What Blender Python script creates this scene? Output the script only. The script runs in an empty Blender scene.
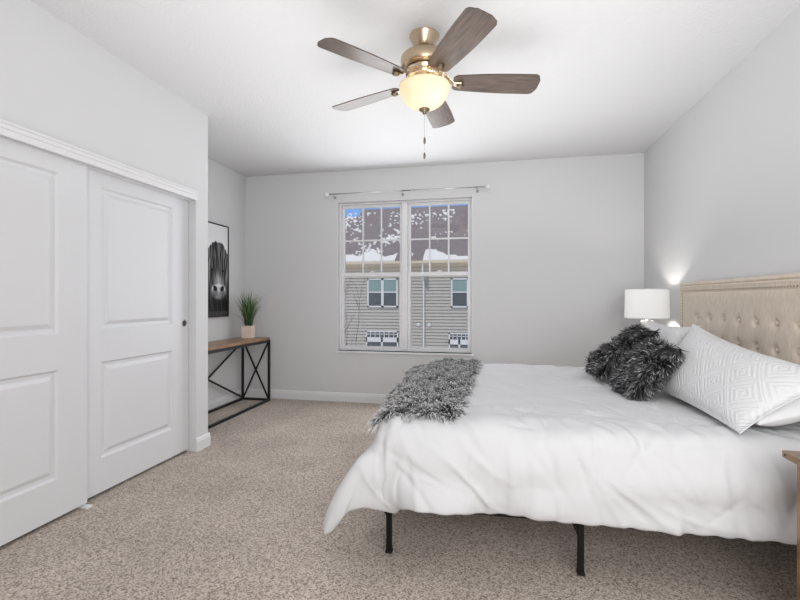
import bpy, bmesh, math, random
import numpy as np
from mathutils import Vector, Matrix
from mathutils.bvhtree import BVHTree

S = bpy.context.scene
COL = S.collection
PI = math.pi

# ------------------------------------------------------------------ camera
cd = bpy.data.cameras.new('camera')
cd.sensor_width = 36.0
cd.lens = 443.0 / 800.0 * 36.0
cd.shift_y = -1.0 / 800.0
cd.clip_start = 0.02
cam = bpy.data.objects.new('camera', cd)
COL.objects.link(cam)
cam.location = (0, 0, 1.22)
cam.rotation_euler = (PI / 2, 0, math.atan(90 / 443))
S.camera = cam

# ------------------------------------------------------------------ world
wd = bpy.data.worlds.new('sky')
S.world = wd
wd.use_nodes = True
wn, wl = wd.node_tree.nodes, wd.node_tree.links
wn.clear()
wo = wn.new('ShaderNodeOutputWorld')
wb = wn.new('ShaderNodeBackground')
tc = wn.new('ShaderNodeTexCoord')
sx = wn.new('ShaderNodeSeparateXYZ')
rp = wn.new('ShaderNodeValToRGB')
rp.color_ramp.elements[0].position = 0.0
rp.color_ramp.elements[0].color = (0.55, 0.60, 0.66, 1)
rp.color_ramp.elements[1].position = 0.6
rp.color_ramp.elements[1].color = (0.72, 0.74, 0.78, 1)
for p_ in (0.16, 0.36):
    rp.color_ramp.elements.new(p_).color = (0.22, 0.42, 0.88, 1)
wl.new(tc.outputs['Generated'], sx.inputs[0])
wl.new(sx.outputs['Z'], rp.inputs[0])
wl.new(rp.outputs[0], wb.inputs[0])
wb.inputs[1].default_value = 0.95
wl.new(wb.outputs[0], wo.inputs[0])

# ------------------------------------------------------------------ lights
def area(name, loc, rot, sx_, sy_, watts, color=(1, 1, 1)):
    l = bpy.data.lights.new(name, 'AREA')
    l.shape = 'RECTANGLE'
    l.size, l.size_y = sx_, sy_
    l.energy = watts
    l.color = color
    o = bpy.data.objects.new(name, l)
    COL.objects.link(o)
    o.location = loc
    o.rotation_euler = rot
    return o

# added unseen fill lamps: one behind the camera, one mid-room facing the ceiling
area('fill_behind_camera', (0.62, -0.92, 1.5), (PI / 2, 0, 0), 1.75, 2.2, 58).data.spread = math.radians(150)
area('fill_upward', (-0.32, 1.8, 1.4), (PI, 0, 0), 3.0, 5.2, 35).data.spread = math.radians(130)
# daylight entering at the window
area('window_daylight', (-0.99, 4.98, 1.5), (-PI / 2, 0, 0), 1.5, 1.7, 26, (0.95, 0.97, 1))
# winter sun on the house across
sl = bpy.data.lights.new('sun', 'SUN')
sl.energy = 1.8
sl.color = (1, 0.95, 0.87)
sl.angle = 0.02
so = bpy.data.objects.new('sun', sl)
COL.objects.link(so)
so.rotation_euler = (math.radians(40), 0, math.radians(-25))

S.view_settings.view_transform = 'Standard'
S.view_settings.look = 'None'
S.view_settings.gamma = 1
S.view_settings.exposure = 0.0
S.view_settings.use_curve_mapping = False

# ------------------------------------------------------------------ materials
def srgb(r, g, b):
    f = lambda c: c / 12.92 if c <= 0.04045 else ((c + 0.055) / 1.055) ** 2.4
    return (f(r / 255), f(g / 255), f(b / 255), 1)

def mat(name, col, rough=0.5, metal=0.0, bump=None, var=None, spec=None, emit=None, trans=None, attr=None,
        sheen=0.0, stretch=None):
    """col: linear rgba; bump=(scale,strength,distance); var=(scale,dark rgba, detail); stretch = xyz scaling."""
    m = bpy.data.materials.new(name)
    m.use_nodes = True
    n, l = m.node_tree.nodes, m.node_tree.links
    p = n['Principled BSDF']
    p.inputs['Base Color'].default_value = col
    p.inputs['Roughness'].default_value = rough
    p.inputs['Metallic'].default_value = metal
    if spec is not None:
        p.inputs['Specular IOR Level'].default_value = spec
    if sheen:
        p.inputs['Sheen Weight'].default_value = sheen
    if emit:
        p.inputs['Emission Color'].default_value = emit[0]
        p.inputs['Emission Strength'].default_value = emit[1]
    t = n.new('ShaderNodeTexCoord')
    src = t.outputs['Object']
    if stretch:
        mp = n.new('ShaderNodeMapping')
        mp.inputs['Scale'].default_value = stretch
        l.new(src, mp.inputs[0])
        src = mp.outputs[0]
    if var:
        tx = n.new('ShaderNodeTexNoise')
        tx.inputs['Scale'].default_value = var[0]
        tx.inputs['Detail'].default_value = var[2] if len(var) > 2 else 3
        r = n.new('ShaderNodeValToRGB')
        r.color_ramp.elements[0].position = 0.32
        r.color_ramp.elements[0].color = var[1]
        r.color_ramp.elements[1].position = 0.68
        r.color_ramp.elements[1].color = col
        l.new(src, tx.inputs[0])
        l.new(tx.outputs[0], r.inputs[0])
        l.new(r.outputs[0], p.inputs['Base Color'])
    if attr:
        a = n.new('ShaderNodeAttribute')
        a.attribute_name = attr
        l.new(a.outputs['Color'], p.inputs['Base Color'])
    if bump:
        tx = n.new('ShaderNodeTexNoise')
        tx.inputs['Scale'].default_value = bump[0]
        tx.inputs['Detail'].default_value = 3
        b = n.new('ShaderNodeBump')
        b.inputs['Strength'].default_value = bump[1]
        b.inputs['Distance'].default_value = bump[2]
        l.new(src, tx.inputs[0])
        l.new(tx.outputs[0], b.inputs['Height'])
        l.new(b.outputs[0], p.inputs['Normal'])
    return m

WALL = (0.70, 0.702, 0.708, 1)
M = {}
M['wall'] = mat('wall_paint', WALL, 0.75, bump=(260, 0.08, 0.002), spec=0.25)
M['ceiling'] = mat('ceiling_texture', (0.72, 0.72, 0.728, 1), 0.9, bump=(55, 0.55, 0.006), spec=0.1)
M['trim'] = mat('white_trim', (0.80, 0.80, 0.81, 1), 0.4, spec=0.35)
M['door'] = mat('door_paint', (0.76, 0.765, 0.78, 1), 0.42, bump=(180, 0.04, 0.001), spec=0.35)
M['vinyl'] = mat('white_vinyl', (0.84, 0.84, 0.85, 1), 0.35)
M['black_metal'] = mat('black_metal', (0.012, 0.012, 0.013, 1), 0.45, spec=0.4, bump=(90, 0.05, 0.001))
M['dark_metal'] = mat('dark_bed_metal', (0.010, 0.008, 0.007, 1), 0.55, spec=0.2, bump=(90, 0.05, 0.001))
M['brass'] = mat('brushed_bronze', (0.55, 0.43, 0.30, 1), 0.28, 1.0, bump=(40, 0.08, 0.001), stretch=(1, 1, 14))
M['bright_brass'] = mat('polished_bronze', (0.78, 0.66, 0.50, 1), 0.2, 1.0, bump=(30, 0.03, 0.001))
M['old_brass'] = mat('dark_bronze', (0.20, 0.15, 0.10, 1), 0.35, 1.0, bump=(60, 0.05, 0.001))
M['blade'] = mat('walnut_blade', (0.14, 0.094, 0.068, 1), 0.30, var=(7, (0.055, 0.036, 0.027, 1), 6), stretch=(1, 9, 1), spec=0.6,
                 bump=(25, 0.05, 0.001))
M['wood'] = mat('oak_top', (0.39, 0.225, 0.11, 1), 0.33, var=(9, (0.15, 0.085, 0.042, 1), 6), stretch=(7, 0.9, 1),
                bump=(30, 0.1, 0.001))
M['wood_end'] = mat('oak_dark_edge', (0.13, 0.072, 0.035, 1), 0.5, var=(12, (0.06, 0.032, 0.016, 1), 6), stretch=(1, 1, 6),
                    bump=(30, 0.1, 0.001))
M['linen'] = mat('beige_linen', (0.70, 0.605, 0.51, 1), 0.9, var=(70, (0.60, 0.512, 0.424, 1), 5), bump=(500, 0.35, 0.002),
                 stretch=(1, 1, 0.35), spec=0.15, sheen=0.1)
M['duvet'] = mat('white_cotton', (0.63, 0.632, 0.642, 1), 0.9, bump=(600, 0.1, 0.001), spec=0.12, sheen=0.06)
M['pillowcase'] = mat('white_pillowcase', (0.70, 0.702, 0.71, 1), 0.88, bump=(7, 0.25, 0.02), spec=0.12)
M['mattress'] = mat('mattress_ticking', (0.75, 0.75, 0.76, 1), 0.9, bump=(60, 0.2, 0.003))
M['chrome'] = mat('satin_nickel', (0.62, 0.62, 0.63, 1), 0.25, 1.0, bump=(50, 0.03, 0.001))
M['ceramic'] = mat('white_ceramic', (0.82, 0.82, 0.82, 1), 0.2, bump=(20, 0.02, 0.001))
M['dark_hole'] = mat('dark_recess', (0.05, 0.05, 0.052, 1), 0.6, bump=(20, 0.02, 0.001))
M['pot'] = mat('pale_pink_pot', (0.86, 0.71, 0.63, 1), 0.7, var=(20, (0.78, 0.63, 0.55, 1), 3), bump=(60, 0.1, 0.001))
M['soil'] = mat('potting_moss', (0.03, 0.035, 0.015, 1), 0.9, bump=(80, 0.8, 0.01))
M['grass'] = mat('grass_blade', (0.05, 0.11, 0.02, 1), 0.5, attr='tint')
M['fur_grey'] = mat('grey_shag_fur', (0.3, 0.3, 0.3, 1), 0.7, attr='tint', spec=0.2)
M['fur_dark'] = mat('charcoal_fur', (0.06, 0.06, 0.06, 1), 0.6, attr='tint', spec=0.25)
M['art'] = mat('painted_canvas', (0.5, 0.5, 0.5, 1), 0.55, attr='tint', spec=0.25, bump=(300, 0.1, 0.001))

def carpet_material():
    m = bpy.data.materials.new('cut_pile_carpet')
    m.use_nodes = True
    n, l = m.node_tree.nodes, m.node_tree.links
    p = n['Principled BSDF']
    p.inputs['Roughness'].default_value = 0.95
    p.inputs['Specular IOR Level'].default_value = 0.05
    p.inputs['Sheen Weight'].default_value = 0.15
    t = n.new('ShaderNodeTexCoord')
    def noise(scale, detail, rough=0.5):
        x = n.new('ShaderNodeTexNoise')
        x.inputs['Scale'].default_value = scale
        x.inputs['Detail'].default_value = detail
        x.inputs['Roughness'].default_value = rough
        l.new(t.outputs['Object'], x.inputs[0])
        return x
    fine = noise(48, 5, 0.75)
    vo = n.new('ShaderNodeTexVoronoi')
    vo.inputs['Scale'].default_value = 165
    l.new(t.outputs['Object'], vo.inputs[0])
    sp_ = n.new('ShaderNodeSeparateColor')
    l.new(vo.outputs['Color'], sp_.inputs[0])
    mm = n.new('ShaderNodeMix'); mm.data_type = 'FLOAT'; mm.inputs[0].default_value = 0.5
    l.new(fine.outputs[0], mm.inputs[2]); l.new(sp_.outputs[0], mm.inputs[3])
    r = n.new('ShaderNodeValToRGB')
    e = r.color_ramp.elements
    e[0].position = 0.26; e[0].color = (0.22, 0.175, 0.145, 1)
    e[1].position = 0.74; e[1].color = (0.68, 0.585, 0.51, 1)
    k = e.new(0.49); k.color = (0.49, 0.415, 0.355, 1)
    l.new(mm.outputs[0], r.inputs[0])
    big = noise(2.2, 3)
    r2 = n.new('ShaderNodeValToRGB')
    r2.color_ramp.elements[0].position = 0.3
    r2.color_ramp.elements[0].color = (0.86, 0.86, 0.86, 1)
    r2.color_ramp.elements[1].position = 0.7
    r2.color_ramp.elements[1].color = (1.08, 1.08, 1.08, 1)
    l.new(big.outputs[0], r2.inputs[0])
    mx = n.new('ShaderNodeMix')
    mx.data_type = 'RGBA'; mx.blend_type = 'MULTIPLY'
    mx.inputs[0].default_value = 1.0
    l.new(r.outputs[0], mx.inputs[6]); l.new(r2.outputs[0], mx.inputs[7])
    l.new(mx.outputs[2], p.inputs['Base Color'])
    b = n.new('ShaderNodeBump')
    b.inputs['Strength'].default_value = 0.6
    b.inputs['Distance'].default_value = 0.006
    l.new(mm.outputs[0], b.inputs['Height'])
    l.new(b.outputs[0], p.inputs['Normal'])
    return m
M['carpet'] = carpet_material()

def glass_material():
    m = bpy.data.materials.new('window_glass')
    m.use_nodes = True
    n, l = m.node_tree.nodes, m.node_tree.links
    n.remove(n['Principled BSDF'])
    o = n['Material Output']
    tr = n.new('ShaderNodeBsdfTransparent')
    gl = n.new('ShaderNodeBsdfGlossy')
    gl.inputs['Roughness'].default_value = 0.0
    fr = n.new('ShaderNodeFresnel')
    fr.inputs[0].default_value = 1.5
    mx = n.new('ShaderNodeMixShader')
    l.new(fr.outputs[0], mx.inputs[0]); l.new(tr.outputs[0], mx.inputs[1]); l.new(gl.outputs[0], mx.inputs[2])
    l.new(mx.outputs[0], o.inputs[0])
    return m
M['glass'] = glass_material()

def lit_cloth(name, col, emit, strength, translucent=0.5, rough=0.8):
    m = bpy.data.materials.new(name)
    m.use_nodes = True
    n, l = m.node_tree.nodes, m.node_tree.links
    n.remove(n['Principled BSDF'])
    o = n['Material Output']
    d = n.new('ShaderNodeBsdfDiffuse'); d.inputs[0].default_value = col
    t = n.new('ShaderNodeBsdfTranslucent'); t.inputs[0].default_value = col
    mx = n.new('ShaderNodeMixShader'); mx.inputs[0].default_value = translucent
    l.new(d.outputs[0], mx.inputs[1]); l.new(t.outputs[0], mx.inputs[2])
    e = n.new('ShaderNodeEmission'); e.inputs[0].default_value = emit; e.inputs[1].default_value = strength
    a = n.new('ShaderNodeAddShader')
    l.new(mx.outputs[0], a.inputs[0]); l.new(e.outputs[0], a.inputs[1])
    l.new(a.outputs[0], o.inputs[0])
    return m
M['bowl'] = lit_cloth('alabaster_glass', (0.60, 0.53, 0.43, 1), (1.0, 0.80, 0.55, 1), 0.14, 0.35)
M['shade'] = lit_cloth('white_lamp_shade', (0.66, 0.66, 0.66, 1), (1.0, 0.97, 0.94, 1), 0.30, 0.06)
M['bulb'] = lit_cloth('lit_bulb', (0.9, 0.9, 0.9, 1), (1.0, 0.86, 0.7, 1), 6.0)

def quilt_material():
    m = mat('quilted_cotton', (0.70, 0.702, 0.71, 1), 0.85, spec=0.15)
    n, l = m.node_tree.nodes, m.node_tree.links
    p = n['Principled BSDF']
    t = n.new('ShaderNodeTexCoord')
    s = n.new('ShaderNodeSeparateXYZ')
    l.new(t.outputs['Object'], s.inputs[0])
    def mth(op, a, b=None):
        x = n.new('ShaderNodeMath'); x.operation = op
        for i, v in enumerate((a, b)):
            if v is None: continue
            if isinstance(v, (int, float)): x.inputs[i].default_value = v
            else: l.new(v, x.inputs[i])
        return x.outputs[0]
    cell = 0.125
    def tri(o, off):  # distance from cell centre
        q = mth('FRACT', mth('ADD', mth('DIVIDE', o, cell), 20.0 + off))
        return mth('ABSOLUTE', mth('SUBTRACT', q, 0.5))
    # nested squares turned on their corner
    u = mth('MULTIPLY', mth('ADD', s.outputs[0], s.outputs[1]), 0.7071)
    v = mth('MULTIPLY', mth('SUBTRACT', s.outputs[0], s.outputs[1]), 0.7071)
    d = mth('MAXIMUM', tri(u, 0.1), tri(v, 0.3))
    ring = mth('SINE', mth('MULTIPLY', d, 2 * PI * 7.0))
    b = n.new('ShaderNodeBump')
    b.inputs['Strength'].default_value = 0.3
    b.inputs['Distance'].default_value = 0.005
    l.new(ring, b.inputs['Height'])
    l.new(b.outputs[0], p.inputs['Normal'])
    return m
M['quilt'] = quilt_material()

# ------------------------------------------------------------------ helpers
def tag(o, label=None, cat=None, group=None, kind=None):
    if label: o['label'] = label
    if cat: o['category'] = cat
    if group: o['group'] = group
    if kind: o['kind'] = kind
    return o

def thing(name, label, cat, loc=(0, 0, 0), group=None, kind=None):
    o = bpy.data.objects.new(name, None)
    o.empty_display_size = 0.1
    COL.objects.link(o)
    o.location = loc
    return tag(o, label, cat, group, kind)

def world_loc(o):
    p = Vector((0, 0, 0))
    while o:
        p += o.location
        o = o.parent
    return p

def link_mesh(name, verts, faces, m, parent=None, smooth=False, origin=None, bevel=0, autosmooth=None, local=False):
    """verts in world space (or in the parent's space with local=True); parents here are never rotated."""
    me = bpy.data.meshes.new(name)
    o = bpy.data.objects.new(name, me)
    COL.objects.link(o)
    off = Vector((0, 0, 0))
    if parent is not None:
        o.parent = parent
        if not local:
            off = world_loc(parent)
    elif origin is not None:
        o.location = origin
        if not local:
            off = Vector(origin)
    v = np.asarray(verts, dtype=float).reshape(-1, 3) - np.array(off)
    me.from_pydata(v.tolist(), [], faces)
    me.materials.append(m)
    bm = bmesh.new(); bm.from_mesh(me)
    bmesh.ops.recalc_face_normals(bm, faces=bm.faces)
    bm.to_mesh(me); bm.free()
    if smooth:
        me.polygons.foreach_set('use_smooth', [True] * len(me.polygons))
    if autosmooth:
        me.polygons.foreach_set('use_smooth', [True] * len(me.polygons))
        me.set_sharp_from_angle(angle=math.radians(autosmooth))
    if bevel:
        b = o.modifiers.new('bevel', 'BEVEL')
        b.width = bevel; b.segments = 2; b.limit_method = 'ANGLE'; b.angle_limit = math.radians(40)
        b.harden_normals = False
    me.update()
    return o

class MB:
    """collects simple shapes into one mesh"""
    def __init__(s): s.v, s.f = [], []
    def add(s, v, f):
        n = len(s.v)
        s.v += [tuple(map(float, p)) for p in v]
        s.f += [tuple(i + n for i in q) for q in f]
        return s
    def box(s, a, b):
        (x0, y0, z0), (x1, y1, z1) = a, b
        return s.add([(x0, y0, z0), (x1, y0, z0), (x1, y1, z0), (x0, y1, z0), (x0, y0, z1), (x1, y0, z1), (x1, y1, z1), (x0, y1, z1)],
                     [(0, 3, 2, 1), (4, 5, 6, 7), (0, 1, 5, 4), (1, 2, 6, 5), (2, 3, 7, 6), (3, 0, 4, 7)])
    def bar(s, a, b, w, d=None, up=(0, 0, 1)):
        a, b = Vector(a), Vector(b); d = d or w
        t = (b - a).normalized(); u = Vector(up)
        if abs(t.dot(u)) > .99: u = Vector((0, 1, 0))
        n = t.cross(u).normalized(); u = n.cross(t).normalized()
        v = []
        for p in (a, b):
            for i, j in ((-1, -1), (1, -1), (1, 1), (-1, 1)):
                v.append(p + n * (w / 2 * i) + u * (d / 2 * j))
        return s.add(v, [(0, 3, 2, 1), (4, 5, 6, 7), (0, 1, 5, 4), (1, 2, 6, 5), (2, 3, 7, 6), (3, 0, 4, 7)])
    def tube(s, pts, r, n=10, cap=True):
        pts = [Vector(p) for p in pts]
        rs = r if isinstance(r, (list, tuple)) else [r] * len(pts)
        v, f = [], []
        ref = Vector((0, 0, 1))
        for i, p in enumerate(pts):
            t = (pts[min(i + 1, len(pts) - 1)] - pts[max(i - 1, 0)]).normalized()
            u = ref if abs(t.dot(ref)) < .95 else Vector((1, 0, 0))
            a = t.cross(u).normalized(); b = a.cross(t).normalized()
            for k in range(n):
                c = 2 * PI * k / n
                v.append(p + a * (rs[i] * math.cos(c)) + b * (rs[i] * math.sin(c)))
        for i in range(len(pts) - 1):
            for k in range(n):
                f.append((i * n + k, i * n + (k + 1) % n, (i + 1) * n + (k + 1) % n, (i + 1) * n + k))
        if cap:
            f.append(tuple(range(n - 1, -1, -1)))
            f.append(tuple((len(pts) - 1) * n + k for k in range(n)))
        return s.add(v, f)
    def lathe(s, prof, c, n=32, axis='z', cap=True):
        """prof: list of (radius, height) about c"""
        v, f = [], []
        for r, h in prof:
            for k in range(n):
                a = 2 * PI * k / n
                q = (r * math.cos(a), r * math.sin(a), h)
                if axis == 'y': q = (q[0], h, q[1])
                if axis == 'x': q = (h, q[0], q[1])
                v.append((c[0] + q[0], c[1] + q[1], c[2] + q[2]))
        for i in range(len(prof) - 1):
            for k in range(n):
                f.append((i * n + k, i * n + (k + 1) % n, (i + 1) * n + (k + 1) % n, (i + 1) * n + k))
        if cap and prof[0][0] > 1e-6 and prof[0] != prof[-1]: f.append(tuple(range(n)))
        if cap and prof[-1][0] > 1e-6 and prof[0] != prof[-1]: f.append(tuple((len(prof) - 1) * n + k for k in range(n)))
        return s.add(v, f)
    def extrude(s, poly, a, b):
        """poly: list of offsets (Vector) ; prism from point a to point b"""
        n = len(poly)
        v = [Vector(a) + Vector(p) for p in poly] + [Vector(b) + Vector(p) for p in poly]
        f = [(k, (k + 1) % n, n + (k + 1) % n, n + k) for k in range(n)]
        return s.add(v, f + [tuple(range(n - 1, -1, -1)), tuple(range(n, 2 * n))])
    def build(s, name, m, parent=None, **k):
        o = link_mesh(name, s.v, s.f, m, parent, **k)
        return o

def box(name, a, b, m, parent=None, bevel=0.0, **k):
    return MB().box(a, b).build(name, m, parent, bevel=bevel, **k)

def set_tint(o, cols):
    me = o.data
    a = me.color_attributes.new('tint', 'FLOAT_COLOR', 'POINT')
    c = np.ones((len(me.vertices), 4), dtype=np.float32)
    c[:, :3] = cols
    a.data.foreach_set('color', c.ravel())

def struct(o):
    o['kind'] = 'structure'
    return o
# ------------------------------------------------------------------ setting
CE = 2.743
BW, RW, AW, CW, FW = 5.03, 1.573, -2.99, -2.30, -1.0     # back, right, alcove, closet, front walls
fl = box('floor', (-3.15, -1.12, -0.1), (1.7, 5.22, 0), M['carpet'])
struct(fl)
struct(box('ceiling', (-3.15, -1.12, CE), (1.7, 5.22, CE + .1), M['ceiling']))
WX0, WX1, WZ0, WZ1 = -1.785, -0.195, 0.605, 2.375
b = MB()
b.box((AW - .12, BW, 0), (WX0, BW + .17, CE)).box((WX1, BW, 0), (RW + .12, BW + .17, CE))
b.box((WX0, BW, 0), (WX1, BW + .17, WZ0)).box((WX0, BW, WZ1), (WX1, BW + .17, CE))
struct(b.build('wall_back', M['wall']))
struct(box('wall_right', (RW, FW - .1, 0), (RW + .12, BW, CE), M['wall']))
struct(box('wall_left', (AW - .12, FW - .1, 0), (AW, BW, CE), M['wall']))
struct(box('wall_front', (AW, FW - .12, 0), (RW, FW, CE), M['wall']))
OY0, OY1, OZ = 1.20, 3.14, 2.035
b = MB()
b.box((CW - .11, FW, 0), (CW, OY0, CE)).box((CW - .11, OY0, OZ), (CW, OY1, CE)).box((CW - .11, OY1, 0), (CW, 3.294, CE))
b.box((AW, 3.184, 0), (CW - .11, 3.294, CE))
struct(b.build('wall_closet', M['wall']))

def base(name, pts, n):
    """baseboard along a run; n = direction it sticks out"""
    n = Vector(n); z = Vector((0, 0, 1)); mb = MB()
    prof = [(0, 0), (.015, 0), (.015, .078), (.011, .088), (.011, .096), (.006, .106), (0, .108)]
    poly = [n * p[0] + z * p[1] for p in prof]
    for a, c in pts: mb.extrude(poly, a, c)
    return struct(mb.build(name, M['trim']))
base('baseboard_back', [((AW, BW, 0), (RW, BW, 0))], (0, -1, 0))
base('baseboard_left', [((AW, 3.31, 0), (AW, BW - .015, 0))], (1, 0, 0))
base('baseboard_right', [((RW, FW, 0), (RW, BW - .015, 0))], (-1, 0, 0))
bb = MB()
prof = [(0, 0), (.015, 0), (.015, .078), (.011, .088), (.011, .096), (.006, .106), (0, .108)]
bb.extrude([Vector((p[0], 0, p[1])) for p in prof], (CW, OY1, 0), (CW, 3.294 + .015, 0))
bb.extrude([Vector((0, p[0], p[1])) for p in prof], (AW + .015, 3.294, 0), (CW, 3.294, 0))
bb.extrude([Vector((p[0], 0, p[1])) for p in prof], (CW, FW, 0), (CW, OY0, 0))
struct(bb.build('baseboard_closet', M['trim']))

# closet header trim and its sliding doors
tr = MB()
pr = [(0, 2.005), (.016, 2.005), (.018, 2.012), (.018, 2.036), (.024, 2.040), (.024, 2.058), (.030, 2.062), (.030, 2.074), (.012, 2.080), (0, 2.080)]
tr.extrude([Vector((p[0], 0, p[1])) for p in pr], (CW, OY0 - .04, 0), (CW, OY1 - .005, 0))
struct(tr.build('trim_1', M['trim']))
struct(MB().box((CW - .1, OY0, OZ - .035), (CW - .02, OY1, OZ - .001)).build('trim_2', M['trim']))      # track

def panel_door(name, y0, y1, z0, z1, xf, th, rects):
    mb = MB()
    ys = [y0, rects[0][0], rects[0][1], y1]
    zs = [z0, rects[0][2], rects[0][3], rects[1][2], rects[1][3], z1]
    for i in range(3):
        for j in range(5):
            if i == 1 and j in (1, 3): continue
            mb.add([(xf, ys[i], zs[j]), (xf, ys[i + 1], zs[j]), (xf, ys[i + 1], zs[j + 1]), (xf, ys[i], zs[j + 1])], [(0, 1, 2, 3)])
    xb = xf - th
    mb.add([(xb, y0, z0), (xb, y1, z0), (xb, y1, z1), (xb, y0, z1)], [(0, 3, 2, 1)])
    for (a, c) in (((y0, z0), (y1, z0)), ((y1, z0), (y1, z1)), ((y1, z1), (y0, z1)), ((y0, z1), (y0, z0))):
        mb.add([(xf, *a), (xf, *c), (xb, *c), (xb, *a)], [(0, 1, 2, 3)])
    d = mb.build(name, M['door'], None, origin=(xf - th / 2, (y0 + y1) / 2, 0))
    struct(d)
    for (a, c, e, f) in rects:
        steps = [(0, 0), (.004, -.004), (.012, -.013), (.030, -.014), (.036, -.010), (.052, -.002), (.058, -.0015)]
        v, fc = [], []
        for s_, h_ in steps:
            v += [(xf + h_, a + s_, e + s_), (xf + h_, c - s_, e + s_), (xf + h_, c - s_, f - s_), (xf + h_, a + s_, f - s_)]
        for k in range(len(steps) - 1):
            for q in range(4):
                fc.append((4 * k + q, 4 * k + (q + 1) % 4, 4 * k + 4 + (q + 1) % 4, 4 * k + 4 + q))
        k = 4 * (len(steps) - 1)
        fc.append((k, k + 1, k + 2, k + 3))
        link_mesh('door_panel', v, fc, M['door'], d)
    return d
dl = panel_door('door_1', 1.205, 2.19, 0.022, 2.02, CW - .024, .034, [(1.383, 2.013, .232, .83), (1.383, 2.013, 1.03, 1.915)])
dr = panel_door('door_2', 2.15, 3.136, 0.022, 2.02, CW - .064, .034, [(2.326, 2.956, .232, .83), (2.326, 2.956, 1.03, 1.915)])
fp = MB().lathe([(.0, .0015), (.021, .0015), (.026, .004), (.029, .003), (.030, 0)], (CW - .064, 3.085, 1.03), 28, 'x')
pull = fp.build('finger_pull', M['chrome'], dr, smooth=True)
MB().lathe([(0, .0045), (.019, .0045), (.021, .0035)], (CW - .064, 3.085, 1.03), 24, 'x').build('recess', M['dark_hole'], pull)
g = MB().box((CW - .07, 2.155, 0), (CW + .012, 2.195, .010)).box((CW - .0625, 2.16, .010), (CW - .0595, 2.19, .018))
tag(g.build('door_guide', M['vinyl'], None, origin=(CW - .02, 2.175, 0), bevel=.002),
    'small white plastic floor guide under the overlap of the sliding closet doors', 'door guide')

# ------------------------------------------------------------------ window
win = thing('window_1', None, None, ((WX0 + WX1) / 2, BW + .1, WZ0)); struct(win)
YF, YB = BW + .085, BW + .16
fr = MB()
fw = .022
mx = (-1.047 - .917) / 2
fr.box((WX0, YF, WZ0), (WX0 + fw, YB, WZ1)).box((WX1 - fw, YF, WZ0), (WX1, YB, WZ1))
fr.box((WX0 + fw, YF, WZ0), (WX1 - fw, YB, WZ0 + .02)).box((WX0 + fw, YF, WZ1 - fw), (WX1 - fw, YB, WZ1))
fr.box((mx - .034, YF - .012, WZ0 + .02), (mx + .034, YB, WZ1 - fw))
fr.build('frame', M['vinyl'], win, bevel=.003)
rv = MB()   # white lining of the opening
rv.box((WX0, BW + .001, WZ0), (WX0 + .006, YF, WZ1)).box((WX1 - .006, BW + .001, WZ0), (WX1, YF, WZ1)).box((WX0, BW + .001, WZ1 - .006), (WX1, YF, WZ1))
rv.build('jamb_lining', M['trim'], win)
MB().box((WX0 - .012, BW - .028, WZ0 - .022), (WX1 + .02, YF, WZ0)).build('sill', M['trim'], win, bevel=.005)
for (a, c) in ((WX0 + fw, mx - .034), (mx + .034, WX1 - fw)):
    st = .033
    for nm, z0, z1, y0, y1 in (('upper_sash', 1.49, WZ1 - fw, YF + .040, YF + .066), ('lower_sash', WZ0 + .02, 1.535, YF + .008, YF + .036)):
        tb = .045 if nm == 'lower_sash' else .035
        bt = .03 if nm == 'lower_sash' else .042
        s_ = MB()
        s_.box((a, y0, z0), (a + st, y1, z1)).box((c - st, y0, z0), (c, y1, z1))
        s_.box((a + st, y0, z0), (c - st, y1, z0 + bt)).box((a + st, y0, z1 - tb), (c - st, y1, z1))
        so_ = s_.build(nm, M['vinyl'], win, bevel=.003)
        ym = (y0 + y1) / 2
        ga, gc, g0, g1 = a + st, c - st, z0 + bt, z1 - tb
        box('pane', (ga, ym - .002, g0), (gc, ym + .002, g1), M['glass'], so_)
        if nm == 'upper_sash':
            mu = MB()
            for k in (1, 2):
                x = ga + (gc - ga) * k / 3
                mu.box((x - .009, ym - .009, g0), (x + .009, ym + .009, g1))
            z = (g0 + g1) / 2
            mu.box((ga, ym - .0088, z - .009), (gc, ym + .0088, z + .009))
            mu.build('muntin', M['vinyl'], so_)
        else:
            xm = (a + c) / 2
            MB().box((xm - .03, y0 - .001, z1), (xm + .03, y1, z1 + .007)).lathe([(.011, 0), (.011, .012), (.006, .014)], (xm, ym, z1 + .007), 16).box(
                (xm, ym - .006, z1 + .010), (xm + .032, ym + .002, z1 + .018)).build('sash_lock', M['vinyl'], so_)

# curtain rod
RY, RZ = BW - .075, 2.455
cr = thing('curtain_rod', 'thin satin silver curtain rod with glass ball finials above the window', 'curtain rod', (-.96, RY, RZ))
MB().tube([(-1.845, RY, RZ), (-.96, RY, RZ)], .006, 12).tube([(-.98, RY, RZ), (-.065, RY, RZ)], .0078, 12).build('rod', M['chrome'], cr, smooth=True)
for sgn, x in ((-1, -1.845), (1, -.065)):
    fo = MB().lathe([(.010, 0), (.013, .004 * sgn), (.013, .012 * sgn), (.008, .016 * sgn)], (x, RY, RZ), 20, 'x').build('finial', M['chrome'], cr, smooth=True)
    pts = [(.030 * math.sin(PI * k / 10) + 1e-4 * (k in (0,)), (.016 + .03 - .03 * math.cos(PI * k / 10)) * sgn) for k in range(11)]
    MB().lathe(pts, (x, RY, RZ), 20, 'x').build('ball', M['ceramic'], fo, smooth=True)
for x in (-1.81, -.985, -.137):
    MB().tube([(x, BW - .004, RZ - .03), (x, RY + .01, RZ - .03), (x, RY, RZ - .012)], .005, 8).lathe([(.016, 0), (.016, -.006)], (x, BW, RZ - .03), 16, 'y').tube(
        [(x, RY - .012, RZ), (x, RY - .010, RZ - .010), (x, RY, RZ - .013), (x, RY + .010, RZ - .010), (x, RY + .012, RZ + .002)], .0035, 8).build('bracket', M['chrome'], cr, smooth=True)

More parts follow.
